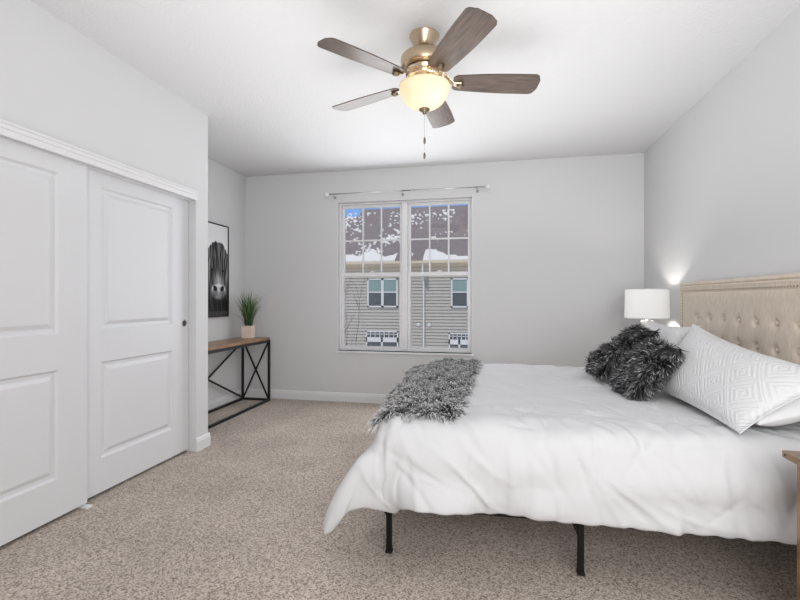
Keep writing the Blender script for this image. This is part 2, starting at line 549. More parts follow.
# ------------------------------------------------------------------ bed
bed = thing('bed', 'dark metal platform bed with a tall beige button tufted headboard under a white duvet', 'bed', (.46, 2.95, 0))
rl = MB()
for y in (2.05, 3.85): rl.bar((-.47, y, .268), (1.45, y, .268), .03, .045)
rl.bar((-.47, 2.05, .268), (-.47, 3.85, .268), .03, .045).bar((.394, 2.05, .268), (.394, 3.85, .268), .03, .04).bar((1.44, 2.05, .268), (1.44, 3.85, .268), .03, .045)
rl.bar((-.47, 2.95, .268), (1.44, 2.95, .268), .03, .04)
for k in range(11): rl.bar((-.38 + k * .17, 2.05, .286), (-.38 + k * .17, 3.85, .286), .02, .006)
rl.build('frame', M['dark_metal'], bed)
for x in (-.477, .394, 1.38):
    for y in (2.085, 2.95, 3.815):
        sg = -1 if x < .9 else 1
        l = MB()
        l.box((x - .014, y - .003, 0.006), (x + .014, y + .003, .25)).box((x + .008 * sg - .003, y - .014, 0.006), (x + .008 * sg + .003, y + .014, .25))
        l.add([(x + sg * .05, y - .002, .25), (x, y - .002, .25), (x, y - .002, .14), (x + sg * .05, y + .002, .25), (x, y + .002, .25), (x, y + .002, .14)],
              [(0, 1, 2), (3, 5, 4), (0, 3, 4, 1), (1, 4, 5, 2), (2, 5, 3, 0)])
        lg = l.build('leg', M['dark_metal'], bed)
        box('foot_cap', (x - .016, y - .016, 0), (x + .016, y + .016, .012), M['black_metal'], lg)

# headboard: front skin with border, piping groove and button dimples
HX0, HX1, HY0, HY1, HZ0, HZ1 = 1.470, 1.553, 1.95, 3.895, .12, 1.350
BT = [(3.575 - .18 * k, z) for z in (1.092, .950, .808, .666) for k in range(8)]
ny, nzz = 260, 170
Yg = np.linspace(HY0, HY1, ny); Zg = np.linspace(HZ0, HZ1, nzz)
YY, ZZ = np.meshgrid(Yg, Zg)
e = np.minimum(np.minimum(YY - HY0, HY1 - YY), HZ1 - ZZ)       # distance to border (sides and top)
d = np.zeros_like(YY)
rr = .03
d -= np.where(e < rr, rr - np.sqrt(np.maximum(0, rr ** 2 - (rr - e) ** 2)), 0)
d -= .009 * np.exp(-((e - .030) / .0045) ** 2)
d += .006 * np.exp(-((e - .040) / .006) ** 2)
d -= .009 * np.exp(-((e - .078) / .005) ** 2)
inn = np.clip((e - .076) / .05, 0, 1)
d += np.where(e > .076, .006 * np.sin(inn * PI / 2), 0)
for (yb, zb) in BT:
    r2 = np.hypot(YY - yb, ZZ - zb)
    d -= .020 * np.exp(-(r2 / .022) ** 2) + .006 * np.exp(-(r2 / .06) ** 2)
    for q in (0, 1):
        al = np.abs((ZZ - zb) if q == 0 else (YY - yb)); cr_ = np.abs((YY - yb) if q == 0 else (ZZ - zb))
        d -= (.0028 if q == 0 else .0012) * np.exp(-(cr_ / .006) ** 2) * np.exp(-(al / .05) ** 2)
front = np.stack([HX0 - d, YY, ZZ], -1).reshape(-1, 3).tolist()
fcs = [(j * ny + i, j * ny + i + 1, (j + 1) * ny + i + 1, (j + 1) * ny + i) for j in range(nzz - 1) for i in range(ny - 1)]
N0 = ny * nzz
per = [i for i in range(ny)] + [j * ny + ny - 1 for j in range(1, nzz)] + [(nzz - 1) * ny + i for i in range(ny - 2, -1, -1)] + [j * ny for j in range(nzz - 2, 0, -1)]
back = [(HX1, front[i][1], front[i][2]) for i in per]
for k in range(len(per)):
    k2 = (k + 1) % len(per)
    fcs.append((per[k], per[k2], N0 + k2, N0 + k))
fcs.append(tuple(N0 + k for k in range(len(per))))
hb = link_mesh('headboard', front + back, fcs, M['linen'], bed, autosmooth=50)
hb['label'] = 'beige linen button tufted headboard with nailhead border'
for (yb, zb) in BT:
    MB().lathe([(.0, -.011), (.008, -.009), (.0135, -.003), (.0145, .003), (.011, .008)], (HX0 + .013, yb, zb), 16, 'x').build('button', M['linen'], hb, smooth=True)
def nail(mb, y, z):
    return mb.lathe([(0, -.005), (.0038, -.0038), (.0056, -.001), (.0058, .006)], (HX0 + .0025, y, z), 10, 'x')
npos = [(HY1 - .066 - .0245 * k, HZ1 - .066) for k in range(76)]
side = [(HY1 - .066, HZ1 - .066 - .0245 * k) for k in range(1, 28)]
rest = MB()
M['nail'] = mat('nailhead', (0.30, 0.24, 0.18, 1), .35, .9, bump=(60, .05, .001))
for i, (y, z) in enumerate(npos + side):
    if i < 60 or i >= 76:
        nail(MB(), y, z).build('nailhead', M['nail'], hb, smooth=True)
    else:
        nail(rest, y, z)
for k in range(1, 28): nail(rest, HY0 + .066, HZ1 - .066 - .0245 * k)
tag(rest.build('nailhead_strip', M['nail'], hb, smooth=True), kind='stuff')

mt = MB().box((-.50, 2.0, .292), (1.44, 3.90, .605)).build('mattress', M['mattress'], None, origin=(.47, 2.95, .292), bevel=.05)
tag(mt, 'white mattress on the metal bed frame hidden beneath the duvet', 'mattress')

# duvet: a sheet of cloth let fall over the mattress and settled (position based dynamics)
def settle_duvet(steps, iters):
    rg = np.random.default_rng(5)
    nx, ny = 111, 133
    x0, x1, y0, y1 = -.88, 1.40, 1.703, 4.197
    grow = 1.025
    X, Y = np.meshgrid(np.linspace(x0, x1, nx), np.linspace(y0, y1, ny))
    hx, hy = (x1 - x0) / (nx - 1) * grow, (y1 - y0) / (ny - 1) * grow
    P = np.stack([X, Y, np.full_like(X, .66)], -1)
    for _ in range(26):
        k = rg.uniform(-16, 16, 2)
        P[..., 2] += rg.uniform(.001, .0035) * np.sin(k[0] * X + k[1] * Y + rg.uniform(0, 6.3))
    c = .4                                              # rounded foot corners
    u = np.maximum(0, (x0 + c - X) / c)
    for w_, sg in ((np.maximum(0, (y0 + c - Y) / c), 1), (np.maximum(0, (Y - (y1 - c)) / c), -1)):
        P[..., 0] += (u - u * np.sqrt(1 - w_ ** 2 / 2)) * c * (w_ > 0)
        P[..., 1] += (w_ - w_ * np.sqrt(1 - u ** 2 / 2)) * c * sg * (u > 0)
    R2 = P[..., :2] * grow
    V = np.zeros_like(P)
    w = np.ones((ny, nx)); w[25:-25, -1] = 0
    bc, hs, R = np.array([.47, 2.95, .45]), np.array([.98, .96, .18]), .08
    def collide(P, old):
        q = P - bc; a = np.abs(q) - (hs - R)
        out = np.maximum(a, 0); L = np.linalg.norm(out, axis=-1)
        dist = L + np.minimum(a.max(-1), 0) - R
        far = (L > 1e-9)[..., None]
        n = np.where(far, out / np.maximum(L, 1e-9)[..., None], np.eye(3)[a.argmax(-1)]) * np.where(q < 0, -1, 1)
        pen = np.where(dist < .012, .012 - dist, 0)
        P = P + n * pen[..., None]
        dx = P - old; dt_ = dx - (dx * n).sum(-1, keepdims=True) * n
        l = np.linalg.norm(dt_, axis=-1)
        P = P - dt_ * np.where(pen > 0, np.minimum(1, .9 * pen / np.maximum(l, 1e-9)), 0)[..., None]
        P[..., 2] = np.maximum(P[..., 2], .01)
        P[..., 0] = np.minimum(P[..., 0], 1.42)
        return P
    A_ = slice(None); sets = []
    def pair(a, b_, k):
        rest = np.linalg.norm(R2[a] - R2[b_], axis=-1, keepdims=True)
        sets.append((a, b_, rest, k, w[a][..., None], w[b_][..., None]))
    for o in (0, 1):
        n = (nx - o) // 2
        pair((A_, slice(o, o + 2 * n, 2)), (A_, slice(o + 1, o + 2 * n, 2)), 1.0)
        m = (ny - o) // 2
        pair((slice(o, o + 2 * m, 2), A_), (slice(o + 1, o + 2 * m, 2), A_), 1.0)
    for o in (0, 1):
        n = (nx - o) // 2
        for p in (0, 1):
            m = (ny - p) // 2
            pair((slice(p, p + 2 * m, 2), slice(o, o + 2 * n, 2)), (slice(p + 1, p + 2 * m, 2), slice(o + 1, o + 2 * n, 2)), .25)
            pair((slice(p, p + 2 * m, 2), slice(o + 1, o + 2 * n, 2)), (slice(p + 1, p + 2 * m, 2), slice(o, o + 2 * n, 2)), .25)
    for st, kb in ((3, .3), (6, .22), (10, .15)):
        for o in range(2 * st):
            ia = np.arange(o, nx - st, 2 * st)
            if len(ia): pair((A_, ia), (A_, ia + st), kb)
            ja = np.arange(o, ny - st, 2 * st)
            if len(ja): pair((ja, A_), (ja + st, A_), kb)
    dt = 1 / 60
    for t in range(steps):
        old = P.copy()
        V[..., 2] -= 9.8 * dt * (w > 0)
        V *= .97
        sp = np.linalg.norm(V, axis=-1, keepdims=True); V *= np.minimum(1, 2.0 / np.maximum(sp, 1e-9))
        P = P + V * dt * w[..., None]
        for it in range(iters):
            for a, b_, rest, k, wa, wb in sets:
                d = P[b_] - P[a]; l = np.sqrt((d * d).sum(-1, keepdims=True))
                C = d * ((l - rest) / np.maximum(l, 1e-9) * k / np.maximum(wa + wb, 1e-9))
                P[a] += C * wa; P[b_] -= C * wb
            P = collide(P, old)
        V = (P - old) / dt
    return P
Q = settle_duvet(90, 10)
# the loose comforter stands away from the mattress at the foot and flares out in a wing at each corner
Xr, Yr = np.meshgrid(np.linspace(-.88, 1.40, 111), np.linspace(1.703, 4.197, 133))
er = -.47 - Xr
dr_ = np.maximum(1.985 - Yr, Yr - 3.915)
sgy = np.where(Yr < 2.95, -1.0, 1.0)
ec, dc = np.maximum(er, 0), np.maximum(dr_, 0)
phi = np.arctan2(ec, np.maximum(dc, 1e-6))
sr = np.hypot(ec, dc) * 1.12
sr = np.where(sr > .46, .46 + .075 * np.tanh((sr - .46) / .075), sr)
pc_ = math.radians(55)
tilt = np.radians(2 + 27 * np.clip(phi / pc_, 0, 1)) + .03 * np.sin(phi * 11 + 1)
yo = np.where(phi < pc_, .05 + .06 * phi / pc_, .11 * (1 - (phi - pc_) / (PI / 2 - pc_)))
along = np.exp(-np.maximum(-dr_, 0) / .35)              # flare fades along the foot
tilt = np.where(dr_ < 0, np.radians(8 + 22 * along) + .05 * np.sin(Yr * 17) * (1 - along), tilt)
yo = np.where(dr_ < 0, 0, yo)
hx_ = -np.sin(tilt); hy_ = yo * sgy
cz = .605
cone = np.stack([-.50 + sr * hx_, np.clip(Yr, 1.975, 3.925) + sr * hy_, cz - sr * np.cos(tilt)], -1)
wgt = np.clip((er - .02) / .11, 0, 1); wgt = (wgt * wgt * (3 - 2 * wgt))[..., None]
Q = Q * (1 - wgt) + cone * wgt
for _ in range(3):
    m_ = (np.abs(er - .06) < .12)[1:-1, 1:-1, None]
    av_ = (Q[:-2, 1:-1] + Q[2:, 1:-1] + Q[1:-1, :-2] + Q[1:-1, 2:]) / 4
    Q[1:-1, 1:-1] = np.where(m_, .5 * Q[1:-1, 1:-1] + .5 * av_, Q[1:-1, 1:-1])
def finer(A):
    # twice the grid, by cubic midpoints along both directions
    for ax in (0, 1):
        A = np.moveaxis(A, ax, 0); n = len(A)
        pad = np.concatenate([2 * A[:1] - A[1:2], A, 2 * A[-1:] - A[-2:-1]])
        mid = (9 * (pad[1:-2] + pad[2:-1]) - pad[:-3] - pad[3:]) / 16
        out = np.empty((2 * n - 1,) + A.shape[1:]); out[::2] = A; out[1::2] = mid
        A = np.moveaxis(out, 0, ax)
    return A
Q = finer(Q)
rs = np.random.default_rng(11)
NYd, NXd = Q.shape[:2]
du = np.gradient(Q, axis=1); dv = np.gradient(Q, axis=0)
nn = np.cross(du, dv); nn /= np.linalg.norm(nn, axis=-1, keepdims=True)
nn *= np.where(nn[NYd // 2, NXd // 2, 2] < 0, -1, 1)
uu, vv = np.meshgrid(np.linspace(0, 2.3, NXd), np.linspace(0, 2.6, NYd))
puff = np.zeros((NYd, NXd))
for _ in range(40):      # soft creases of the filled cotton
    a = rs.uniform(0, PI); fr_ = rs.uniform(8, 34); ph = rs.uniform(0, 6.3)
    cx, cy, sz = rs.uniform(0, 2.3), rs.uniform(0, 2.6), rs.uniform(.15, .5)
    puff += rs.uniform(.002, .006) * np.sin(fr_ * (uu * math.cos(a) + vv * math.sin(a)) + ph + 1.2 * np.sin(4 * uu + 3 * vv)) * np.exp(-(((uu - cx) ** 2 + (vv - cy) ** 2) / sz ** 2))
for _ in range(190):      # sharp little folds, most of them running down the near side
    cx, cy = rs.uniform(.3, 2.25), rs.uniform(-.05, .75)
    if rs.random() < .25: cy = rs.uniform(.6, 2.4)
    a = rs.normal(.35, .55)
    L, wd_ = rs.uniform(.05, .22), rs.uniform(.008, .017)
    p1 = (uu - cx) * math.cos(a) + (vv - cy) * math.sin(a)
    p2 = -(uu - cx) * math.sin(a) + (vv - cy) * math.cos(a)
    p1 = p1 + rs.uniform(-.9, .9) * p2 ** 2
    puff += rs.choice((-1, 1)) * rs.uniform(.003, .010) * np.exp(-(p1 / wd_) ** 2) * np.exp(-(p2 / L) ** 2)
Q = Q + nn * puff[..., None]
hemw = np.exp(-np.minimum(np.minimum(np.arange(NYd)[:, None], np.arange(NYd)[::-1][:, None]), np.arange(NXd)[None, :]) / 3.0)
Q[..., 2] += hemw * .0025 * np.sin(np.arange(NXd)[None, :] * .65 + np.arange(NYd)[:, None] * .55)
fc = [(j * NXd + i, j * NXd + i + 1, (j + 1) * NXd + i + 1, (j + 1) * NXd + i) for j in range(NYd - 1) for i in range(NXd - 1)]
dq = Q.reshape(-1, 3)
# sewn shell: outer and inner skin meeting at the hem
th = (.026 * (1 - .75 * hemw)).reshape(-1, 1)
outer = dq + nn.reshape(-1, 3) * th
duv = link_mesh('duvet', np.concatenate([outer, dq]), fc + [tuple(reversed([k + len(dq) for k in f])) for f in fc] +
                [(a, c, c + len(dq), a + len(dq)) for a, c in
                 [(i, i + 1) for i in range(NXd - 1)] + [((NYd - 1) * NXd + i, (NYd - 1) * NXd + i + 1) for i in range(NXd - 1)] +
                 [(j * NXd, (j + 1) * NXd) for j in range(NYd - 1)] + [(j * NXd + NXd - 1, (j + 1) * NXd + NXd - 1) for j in range(NYd - 1)]],
                M['duvet'], None, origin=(.46, 2.95, .62), smooth=True)
tag(duv, 'puffy white duvet spread over the bed with its hem hanging down the sides', 'duvet')
BV = BVHTree.FromPolygons([Vector(p) for p in outer], fc)
def duvet_z(x, y):
    hit = BV.ray_cast(Vector((x, y, 2)), Vector((0, 0, -1)))
    return hit[0].z if hit[0] is not None else None

# ------------------------------------------------------------------ pillows
def pillow(w, hgt, t, nx=60, ny=40, ear=.07, seed=0, flange=0.0, wr=.004, sag=0.0, taper=0.0, twist=0.0):
    r = np.random.default_rng(seed)
    u, v = np.meshgrid(np.linspace(-1, 1, nx + 1), np.linspace(-1, 1, ny + 1))
    x = w / 2 * u * (1 - ear * (1 - v ** 2)); y = hgt / 2 * v * (1 - ear * (1 - u ** 2))
    y = y - sag * np.clip(v, 0, 1) * (1 - u ** 2)
    y = y * (1 - taper * np.clip(v, 0, 1) * np.clip(.4 + .6 * u, 0, 1))
    uf, vf = np.clip(np.abs(u) / (1 - flange), 0, 1), np.clip(np.abs(v) / (1 - flange), 0, 1)
    z = t / 2 * np.power(np.clip(1 - uf ** 2.4, 0, 1), .55) * np.power(np.clip(1 - vf ** 2.4, 0, 1), .55)
    n = np.zeros_like(x)
    for _ in range(14):
        k = r.uniform(-18, 18, 2); n += wr * .35 * np.sin(k[0] * x + k[1] * y + r.uniform(0, 6.3))
    zt = z + n * np.clip(z / (t / 4), 0, 1) + .0015; zb = -z * .85 + n * np.clip(z / (t / 4), 0, 1) - .0015
    def tw(z_):
        g = twist * (u + 1) / 2; q = y + hgt / 2
        return np.stack([x, q * np.cos(g) - z_ * np.sin(g) - hgt / 2, q * np.sin(g) + z_ * np.cos(g)], -1).reshape(-1, 3)
    top = np.stack([x, y, zt], -1).reshape(-1, 3); bot = np.stack([x, y, zb], -1).reshape(-1, 3)
    if twist: top, bot = tw(zt), tw(zb)
    W_ = nx + 1; N = len(top)
    f = [(j * W_ + i, j * W_ + i + 1, (j + 1) * W_ + i + 1, (j + 1) * W_ + i) for j in range(ny) for i in range(nx)]
    f += [tuple(reversed([k + N for k in q])) for q in f]
    ed = [(i, i + 1) for i in range(nx)] + [(ny * W_ + i, ny * W_ + i + 1) for i in range(nx)] + [(j * W_, (j + 1) * W_) for j in range(ny)] + [(j * W_ + nx, (j + 1) * W_ + nx) for j in range(ny)]
    f += [(a, c, c + N, a + N) for a, c in ed]
    return np.concatenate([top, bot]), f

def frame_matrix(center, xdir, ydir):
    X = Vector(xdir).normalized(); Y = Vector(ydir); Y = (Y - X * Y.dot(X)).normalized(); Z = X.cross(Y)
    m = Matrix((X, Y, Z)).transposed().to_4x4()
    m.translation = Vector(center)
    return m

def put_pillow(name, label, cat, vf, material, center, xdir, ydir, group=None):
    o = link_mesh(name, vf[0], vf[1], material, None, smooth=True)
    o.matrix_world = frame_matrix(center, xdir, ydir)
    return tag(o, label, cat, group)

up_ = (.56, 0, .83)
put_pillow('pillow', 'plain white sleeping pillow lying behind the large quilted sham nearest the camera', 'pillow',
           pillow(.80, .44, .20, seed=3, wr=.006), M['pillowcase'], (1.255, 2.40, .775), (0, -1, 0), (.97, 0, .24), 'white pillows')
put_pillow('pillow', 'plain white sleeping pillow lying behind the far quilted sham', 'pillow',
           pillow(.70, .44, .15, seed=4, wr=.006), M['pillowcase'], (1.260, 3.42, .785), (0, -1, 0), (.90, 0, .44), 'white pillows')
put_pillow('pillow_sham', 'large white quilted pillow sham leaning at the near end of the headboard', 'pillow',
           pillow(.95, .46, .17, 110, 70, ear=.085, seed=1, flange=.05, sag=.03, taper=.06, twist=-.42), M['quilt'], (1.080, 2.465, .880), (.04, -1, -.006), up_, 'white quilted shams')
put_pillow('pillow_sham', 'white quilted pillow sham at the far end of the headboard behind the fur cushions', 'pillow',
           pillow(.90, .46, .17, 110, 70, ear=.085, seed=2, flange=.05, sag=.02), M['quilt'], (1.11, 3.40, .872), (0, -1, 0), up_, 'white quilted shams')

# ------------------------------------------------------------------ fur
def strands(P, Nn, length, width, rng, lean, droop=.3, rough=.35, root=(.02,) * 3, tip=(.4,) * 3, tipvar=.3, clump=None):
    """tapered fibres: returns verts, faces, colours"""
    n = len(P)
    L = length * rng.uniform(.6, 1.15, n)[:, None]
    dirn = Nn * .55 + lean + rng.normal(0, rough, (n, 3))
    if clump is not None: dirn += clump
    dirn /= np.linalg.norm(dirn, axis=1, keepdims=True)
    g_ = np.array([0, 0, -1.0])
    p1 = P + dirn * L * .4 + g_ * L * droop * .08
    p2 = P + dirn * L * .75 + g_ * L * droop * .35
    p3 = P + dirn * L + g_ * L * droop * .8
    s = np.cross(dirn, rng.normal(0, 1, (n, 3))); s /= np.linalg.norm(s, axis=1, keepdims=True)
    w0, w1, w2 = width * .9, width, width * .65
    V = np.stack([P - s * w0, P + s * w0, p1 - s * w1, p1 + s * w1, p2 - s * w2, p2 + s * w2, p3], 1)
    F = []
    for i in range(n):
        k = 7 * i
        F += [(k, k + 1, k + 3, k + 2), (k + 2, k + 3, k + 5, k + 4), (k + 4, k + 5, k + 6)]
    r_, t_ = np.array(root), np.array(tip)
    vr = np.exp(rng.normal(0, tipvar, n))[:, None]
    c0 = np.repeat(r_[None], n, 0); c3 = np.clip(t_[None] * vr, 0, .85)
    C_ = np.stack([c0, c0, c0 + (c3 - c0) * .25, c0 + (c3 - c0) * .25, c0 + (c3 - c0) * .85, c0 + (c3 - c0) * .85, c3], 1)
    return V.reshape(-1, 3), F, C_.reshape(-1, 3)

def sample_surface(v, f, n, rng):
    v = np.asarray(v); q = np.array([k for k in f if len(k) == 4])
    a, b_, c, d_ = (v[q[:, k]] for k in range(4))
    nr = np.cross(c - a, d_ - b_); ar = np.linalg.norm(nr, axis=1)
    idx = rng.choice(len(q), n, p=ar / ar.sum())
    s, t = rng.random((2, n, 1))
    P = (a[idx] * (1 - s) + b_[idx] * s) * (1 - t) + (d_[idx] * (1 - s) + c[idx] * s) * t
    return P, nr[idx] / ar[idx][:, None]

def furry(name, v, f, m, P, Nn, base_col, matrix=None, **k):
    sv, sf, sc_ = strands(P, Nn, **k)
    nb = len(v)
    allv = np.concatenate([np.asarray(v), sv])
    allf = list(f) + [tuple(i + nb for i in q) for q in sf]
    me = bpy.data.meshes.new(name)
    o = bpy.data.objects.new(name, me); COL.objects.link(o)
    org = np.zeros(3) if matrix is not None else allv[:nb].mean(0)
    me.from_pydata((allv - org).tolist(), [], allf)
    me.materials.append(m)
    me.polygons.foreach_set('use_smooth', [True] * len(me.polygons))
    set_tint(o, np.concatenate([np.repeat(np.array(base_col)[None], nb, 0), sc_]))
    if matrix is not None: o.matrix_world = matrix
    else: o.location = org
    return o

rng = np.random.default_rng(21)
def clumps(P, scale, amp, rng, n=24):
    out = np.zeros_like(P)
    for _ in range(n):
        k = rng.normal(0, scale, 3); out += rng.normal(0, 1, 3) * np.sin(P @ k + rng.uniform(0, 6.3))[:, None]
    return out * amp / math.sqrt(n)

def fur_cushion(label, center, xdir, ydir, w, hgt, t, seed, n):
    r = np.random.default_rng(seed)
    v, f = pillow(w, hgt, t, 26, 26, ear=.05, seed=seed)
    mt_ = frame_matrix(center, xdir, ydir)
    P, Nn = sample_surface(v, f, n, r)
    Nn = np.where((Nn * P).sum(1, keepdims=True) < 0, -Nn, Nn)
    inv = mt_.to_3x3().inverted()
    o = furry('fur_cushion', v, f, M['fur_dark'], P, Nn, (.012,) * 3, mt_, length=.052, width=.0024, rng=r,
              lean=np.array(inv @ Vector((-.10, -.25, -.55)))[None], droop=0, rough=.20, root=(.010,) * 3, tip=(.155, .155, .158), tipvar=.95,
              clump=clumps(P, 45, .55, r))
    return tag(o, label, 'cushion', 'charcoal fur cushions')
fur_cushion('charcoal shaggy fur cushion in front, leaning on the near quilted sham', (.870, 2.765, .822), (.10, -1, -.02), (.66, -.02, .75), .32, .35, .12, 31, 11000)
fur_cushion('charcoal shaggy fur cushion further back, half hidden behind the other fur cushion', (.865, 3.255, .872), (.06, -1, -.02), (.77, .06, .64), .31, .46, .10, 32, 11000)

# grey throw over the foot of the bed
gx, gy = 44, 120
tv = []
for j in range(gy):
    y = 2.065 + (3.80 - 2.065) * j / (gy - 1)
    for i in range(gx):
        t_ = i / (gx - 1)
        xl = -.528 - .115 * j / gy + .010 * math.sin(j * .11); xr = -.165 + .060 * j / gy + .010 * math.sin(j * .16)
        x = xl + (xr - xl) * t_
        z = None
        for dx in (0, .02, .04, .06, .08):
            z = duvet_z(x + dx, y)
            if z is not None and z > .42: break
        if z is None: z = .6
        tv.append((x, y, max(z, .615 if x > -.60 else .60) + .012))
tv = np.array(tv).reshape(gy, gx, 3)
for _ in range(6):
    tv[1:-1, :, 2] = (tv[:-2, :, 2] + tv[2:, :, 2] + 2 * tv[1:-1, :, 2]) / 4
    tv[:, 1:-1, 2] = (tv[:, :-2, 2] + tv[:, 2:, 2] + 2 * tv[:, 1:-1, 2]) / 4
for idx, v_ in np.ndenumerate(tv[..., 2]):
    z = duvet_z(tv[idx][0], tv[idx][1])
    if z is not None and v_ < z + .004: tv[idx][2] = z + .004
tf = [(j * gx + i, j * gx + i + 1, (j + 1) * gx + i + 1, (j + 1) * gx + i) for j in range(gy - 1) for i in range(gx - 1)]
flat = tv.reshape(-1, 3)
P, Nn = sample_surface(flat, tf, 24000, rng)
Nn = np.where(Nn[:, 2:3] < 0, -Nn, Nn)
# extra fringe along the rim
rim = np.concatenate([tv[0], tv[-1], tv[:, 0], tv[:, -1]]); rn = np.concatenate(
    [np.tile((0, -1, .3), (gx, 1)), np.tile((0, 1, .3), (gx, 1)), np.tile((-.8, 0, .5), (gy, 1)), np.tile((1, 0, .2), (gy, 1))]).astype(float)
rep = 14
Pr = np.repeat(rim, rep, 0) + rng.normal(0, .008, (len(rim) * rep, 3)) * [1, 1, .2]; Nr = np.repeat(rn, rep, 0)
P = np.concatenate([P, Pr]); Nn = np.concatenate([Nn, Nr * 1.6])
two = np.concatenate([flat, flat - [0, 0, .010]])
tf2 = tf + [tuple(reversed([k + len(flat) for k in q])) for q in tf]
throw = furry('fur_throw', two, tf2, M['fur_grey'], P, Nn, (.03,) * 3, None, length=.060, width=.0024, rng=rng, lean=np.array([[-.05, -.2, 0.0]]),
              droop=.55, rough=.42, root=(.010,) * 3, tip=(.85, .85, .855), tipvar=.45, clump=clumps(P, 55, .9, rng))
tag(throw, 'shaggy grey fur throw laid across the foot of the bed', 'throw blanket')
# ------------------------------------------------------------------ console table
X0, X1, Y0, Y1, TZ = -2.955, -2.585, 3.50, 4.905, .762
tb = thing('console_table', 'narrow wood topped console table with black metal X braces in the alcove', 'console table', ((X0 + X1) / 2, (Y0 + Y1) / 2, 0))
box('tabletop', (X0 + .004, Y0 + .004, TZ - .03), (X1 - .004, Y1 - .004, TZ), M['wood'], tb, bevel=.003)
rm = MB(); w = .024
for z, hh in ((TZ - .045, .03), (.0125, .025)):
    rm.bar((X0 + w / 2, Y0, z), (X0 + w / 2, Y1, z), w, hh).bar((X1 - w / 2, Y0, z), (X1 - w / 2, Y1, z), w, hh)
    rm.bar((X0 + w, Y0 + w / 2, z), (X1 - w, Y0 + w / 2, z), w, hh).bar((X0 + w, Y1 - w / 2, z), (X1 - w, Y1 - w / 2, z), w, hh)
rm.build('frame', M['black_metal'], tb)
for x in (X0 + w / 2, X1 - w / 2):
    for y in (Y0 + w / 2, Y1 - w / 2):
        MB().bar((x, y, .025), (x, y, TZ - .06), w).build('leg', M['black_metal'], tb)
for y in (Y0 + w / 2, Y1 - w / 2):
    MB().bar((X0 + w, y - .004, .03), (X1 - w, y - .004, TZ - .065), .018, .012, (0, 1, 0)).bar((X0 + w, y + .004, TZ - .065), (X1 - w, y + .004, .03), .018, .012, (0, 1, 0)).build('end_brace', M['black_metal'], tb)
MB().bar((X0 + .008, Y0 + w, .03), (X0 + .008, Y1 - w, TZ - .065), .012, .018).bar((X0 + .016, Y0 + w, TZ - .065), (X0 + .016, Y1 - w, .03), .012, .018).build('back_brace', M['black_metal'], tb)

# potted grass
pc = (-2.79, 4.76)
pl = thing('potted_grass', 'tall green grass plant in a pale pink cube pot on the console table', 'plant', (pc[0], pc[1], TZ))
a_ = math.radians(8); ph_ = .058
pv = []
for z, hw in ((TZ + .0005, ph_), (TZ + .145, ph_ + .003), (TZ + .145, ph_ - .006), (TZ + .125, ph_ - .007)):
    for i, j in ((-1, -1), (1, -1), (1, 1), (-1, 1)):
        pv.append((pc[0] + hw * (i * math.cos(a_) - j * math.sin(a_)), pc[1] + hw * (i * math.sin(a_) + j * math.cos(a_)), z))
pf = [(3, 2, 1, 0)] + [(4 * k + q, 4 * k + (q + 1) % 4, 4 * k + 4 + (q + 1) % 4, 4 * k + 4 + q) for k in range(3) for q in range(4)]
link_mesh('pot', pv, pf, M['pot'], pl, bevel=.003)
MB().box((pc[0] - .042, pc[1] - .042, TZ + .11), (pc[0] + .042, pc[1] + .042, TZ + .132)).build('moss', M['soil'], pl)
r = random.Random(9)
V, F, C_ = [], [], []
for k in range(230):
    a = r.uniform(0, 2 * PI); rad = r.uniform(0, .045)
    p = Vector((pc[0] + rad * math.cos(a), pc[1] + rad * math.sin(a), TZ + .125))
    L = r.uniform(.26, .50); out = r.uniform(.02, .20) * (L / .4) * (1.35 if k % 6 == 0 else 1)
    if k % 6 == 0: L *= .75
    az = a + r.uniform(-.7, .7)
    dx, dy = math.cos(az), math.sin(az)
    if p.x + dx * out < -2.965: dx *= -1
    wd_ = r.uniform(.0022, .0038); side_ = Vector((-math.sin(az + r.uniform(-1, 1)), math.cos(az), 0)).normalized()
    pale = r.random() < .16
    base_c = (.015, .045, .012) if not pale else (.20, .17, .08)
    tip_c = (.06, .17, .03) if not pale else (.48, .42, .25)
    n0 = len(V); NS = 6
    for s in range(NS + 1):
        t = s / NS
        q = p + Vector((dx * out * (t ** 1.9 + .15 * t), dy * out * (t ** 1.9 + .15 * t), L * (t - .22 * (out / .2) * t ** 3)))
        ww = wd_ * (1 - t ** 2.5) + .0004
        V += [q - side_ * ww, q + side_ * ww]
        f_ = r.uniform(.9, 1.1)
        C_ += [[(b0 + (t0 - b0) * t) * f_ for b0, t0 in zip(base_c, tip_c)]] * 2
    for s in range(NS):
        F.append((n0 + 2 * s, n0 + 2 * s + 1, n0 + 2 * s + 3, n0 + 2 * s + 2))
fo = link_mesh('foliage', [tuple(v) for v in V], F, M['grass'], pl, smooth=True)
set_tint(fo, np.array(C_))

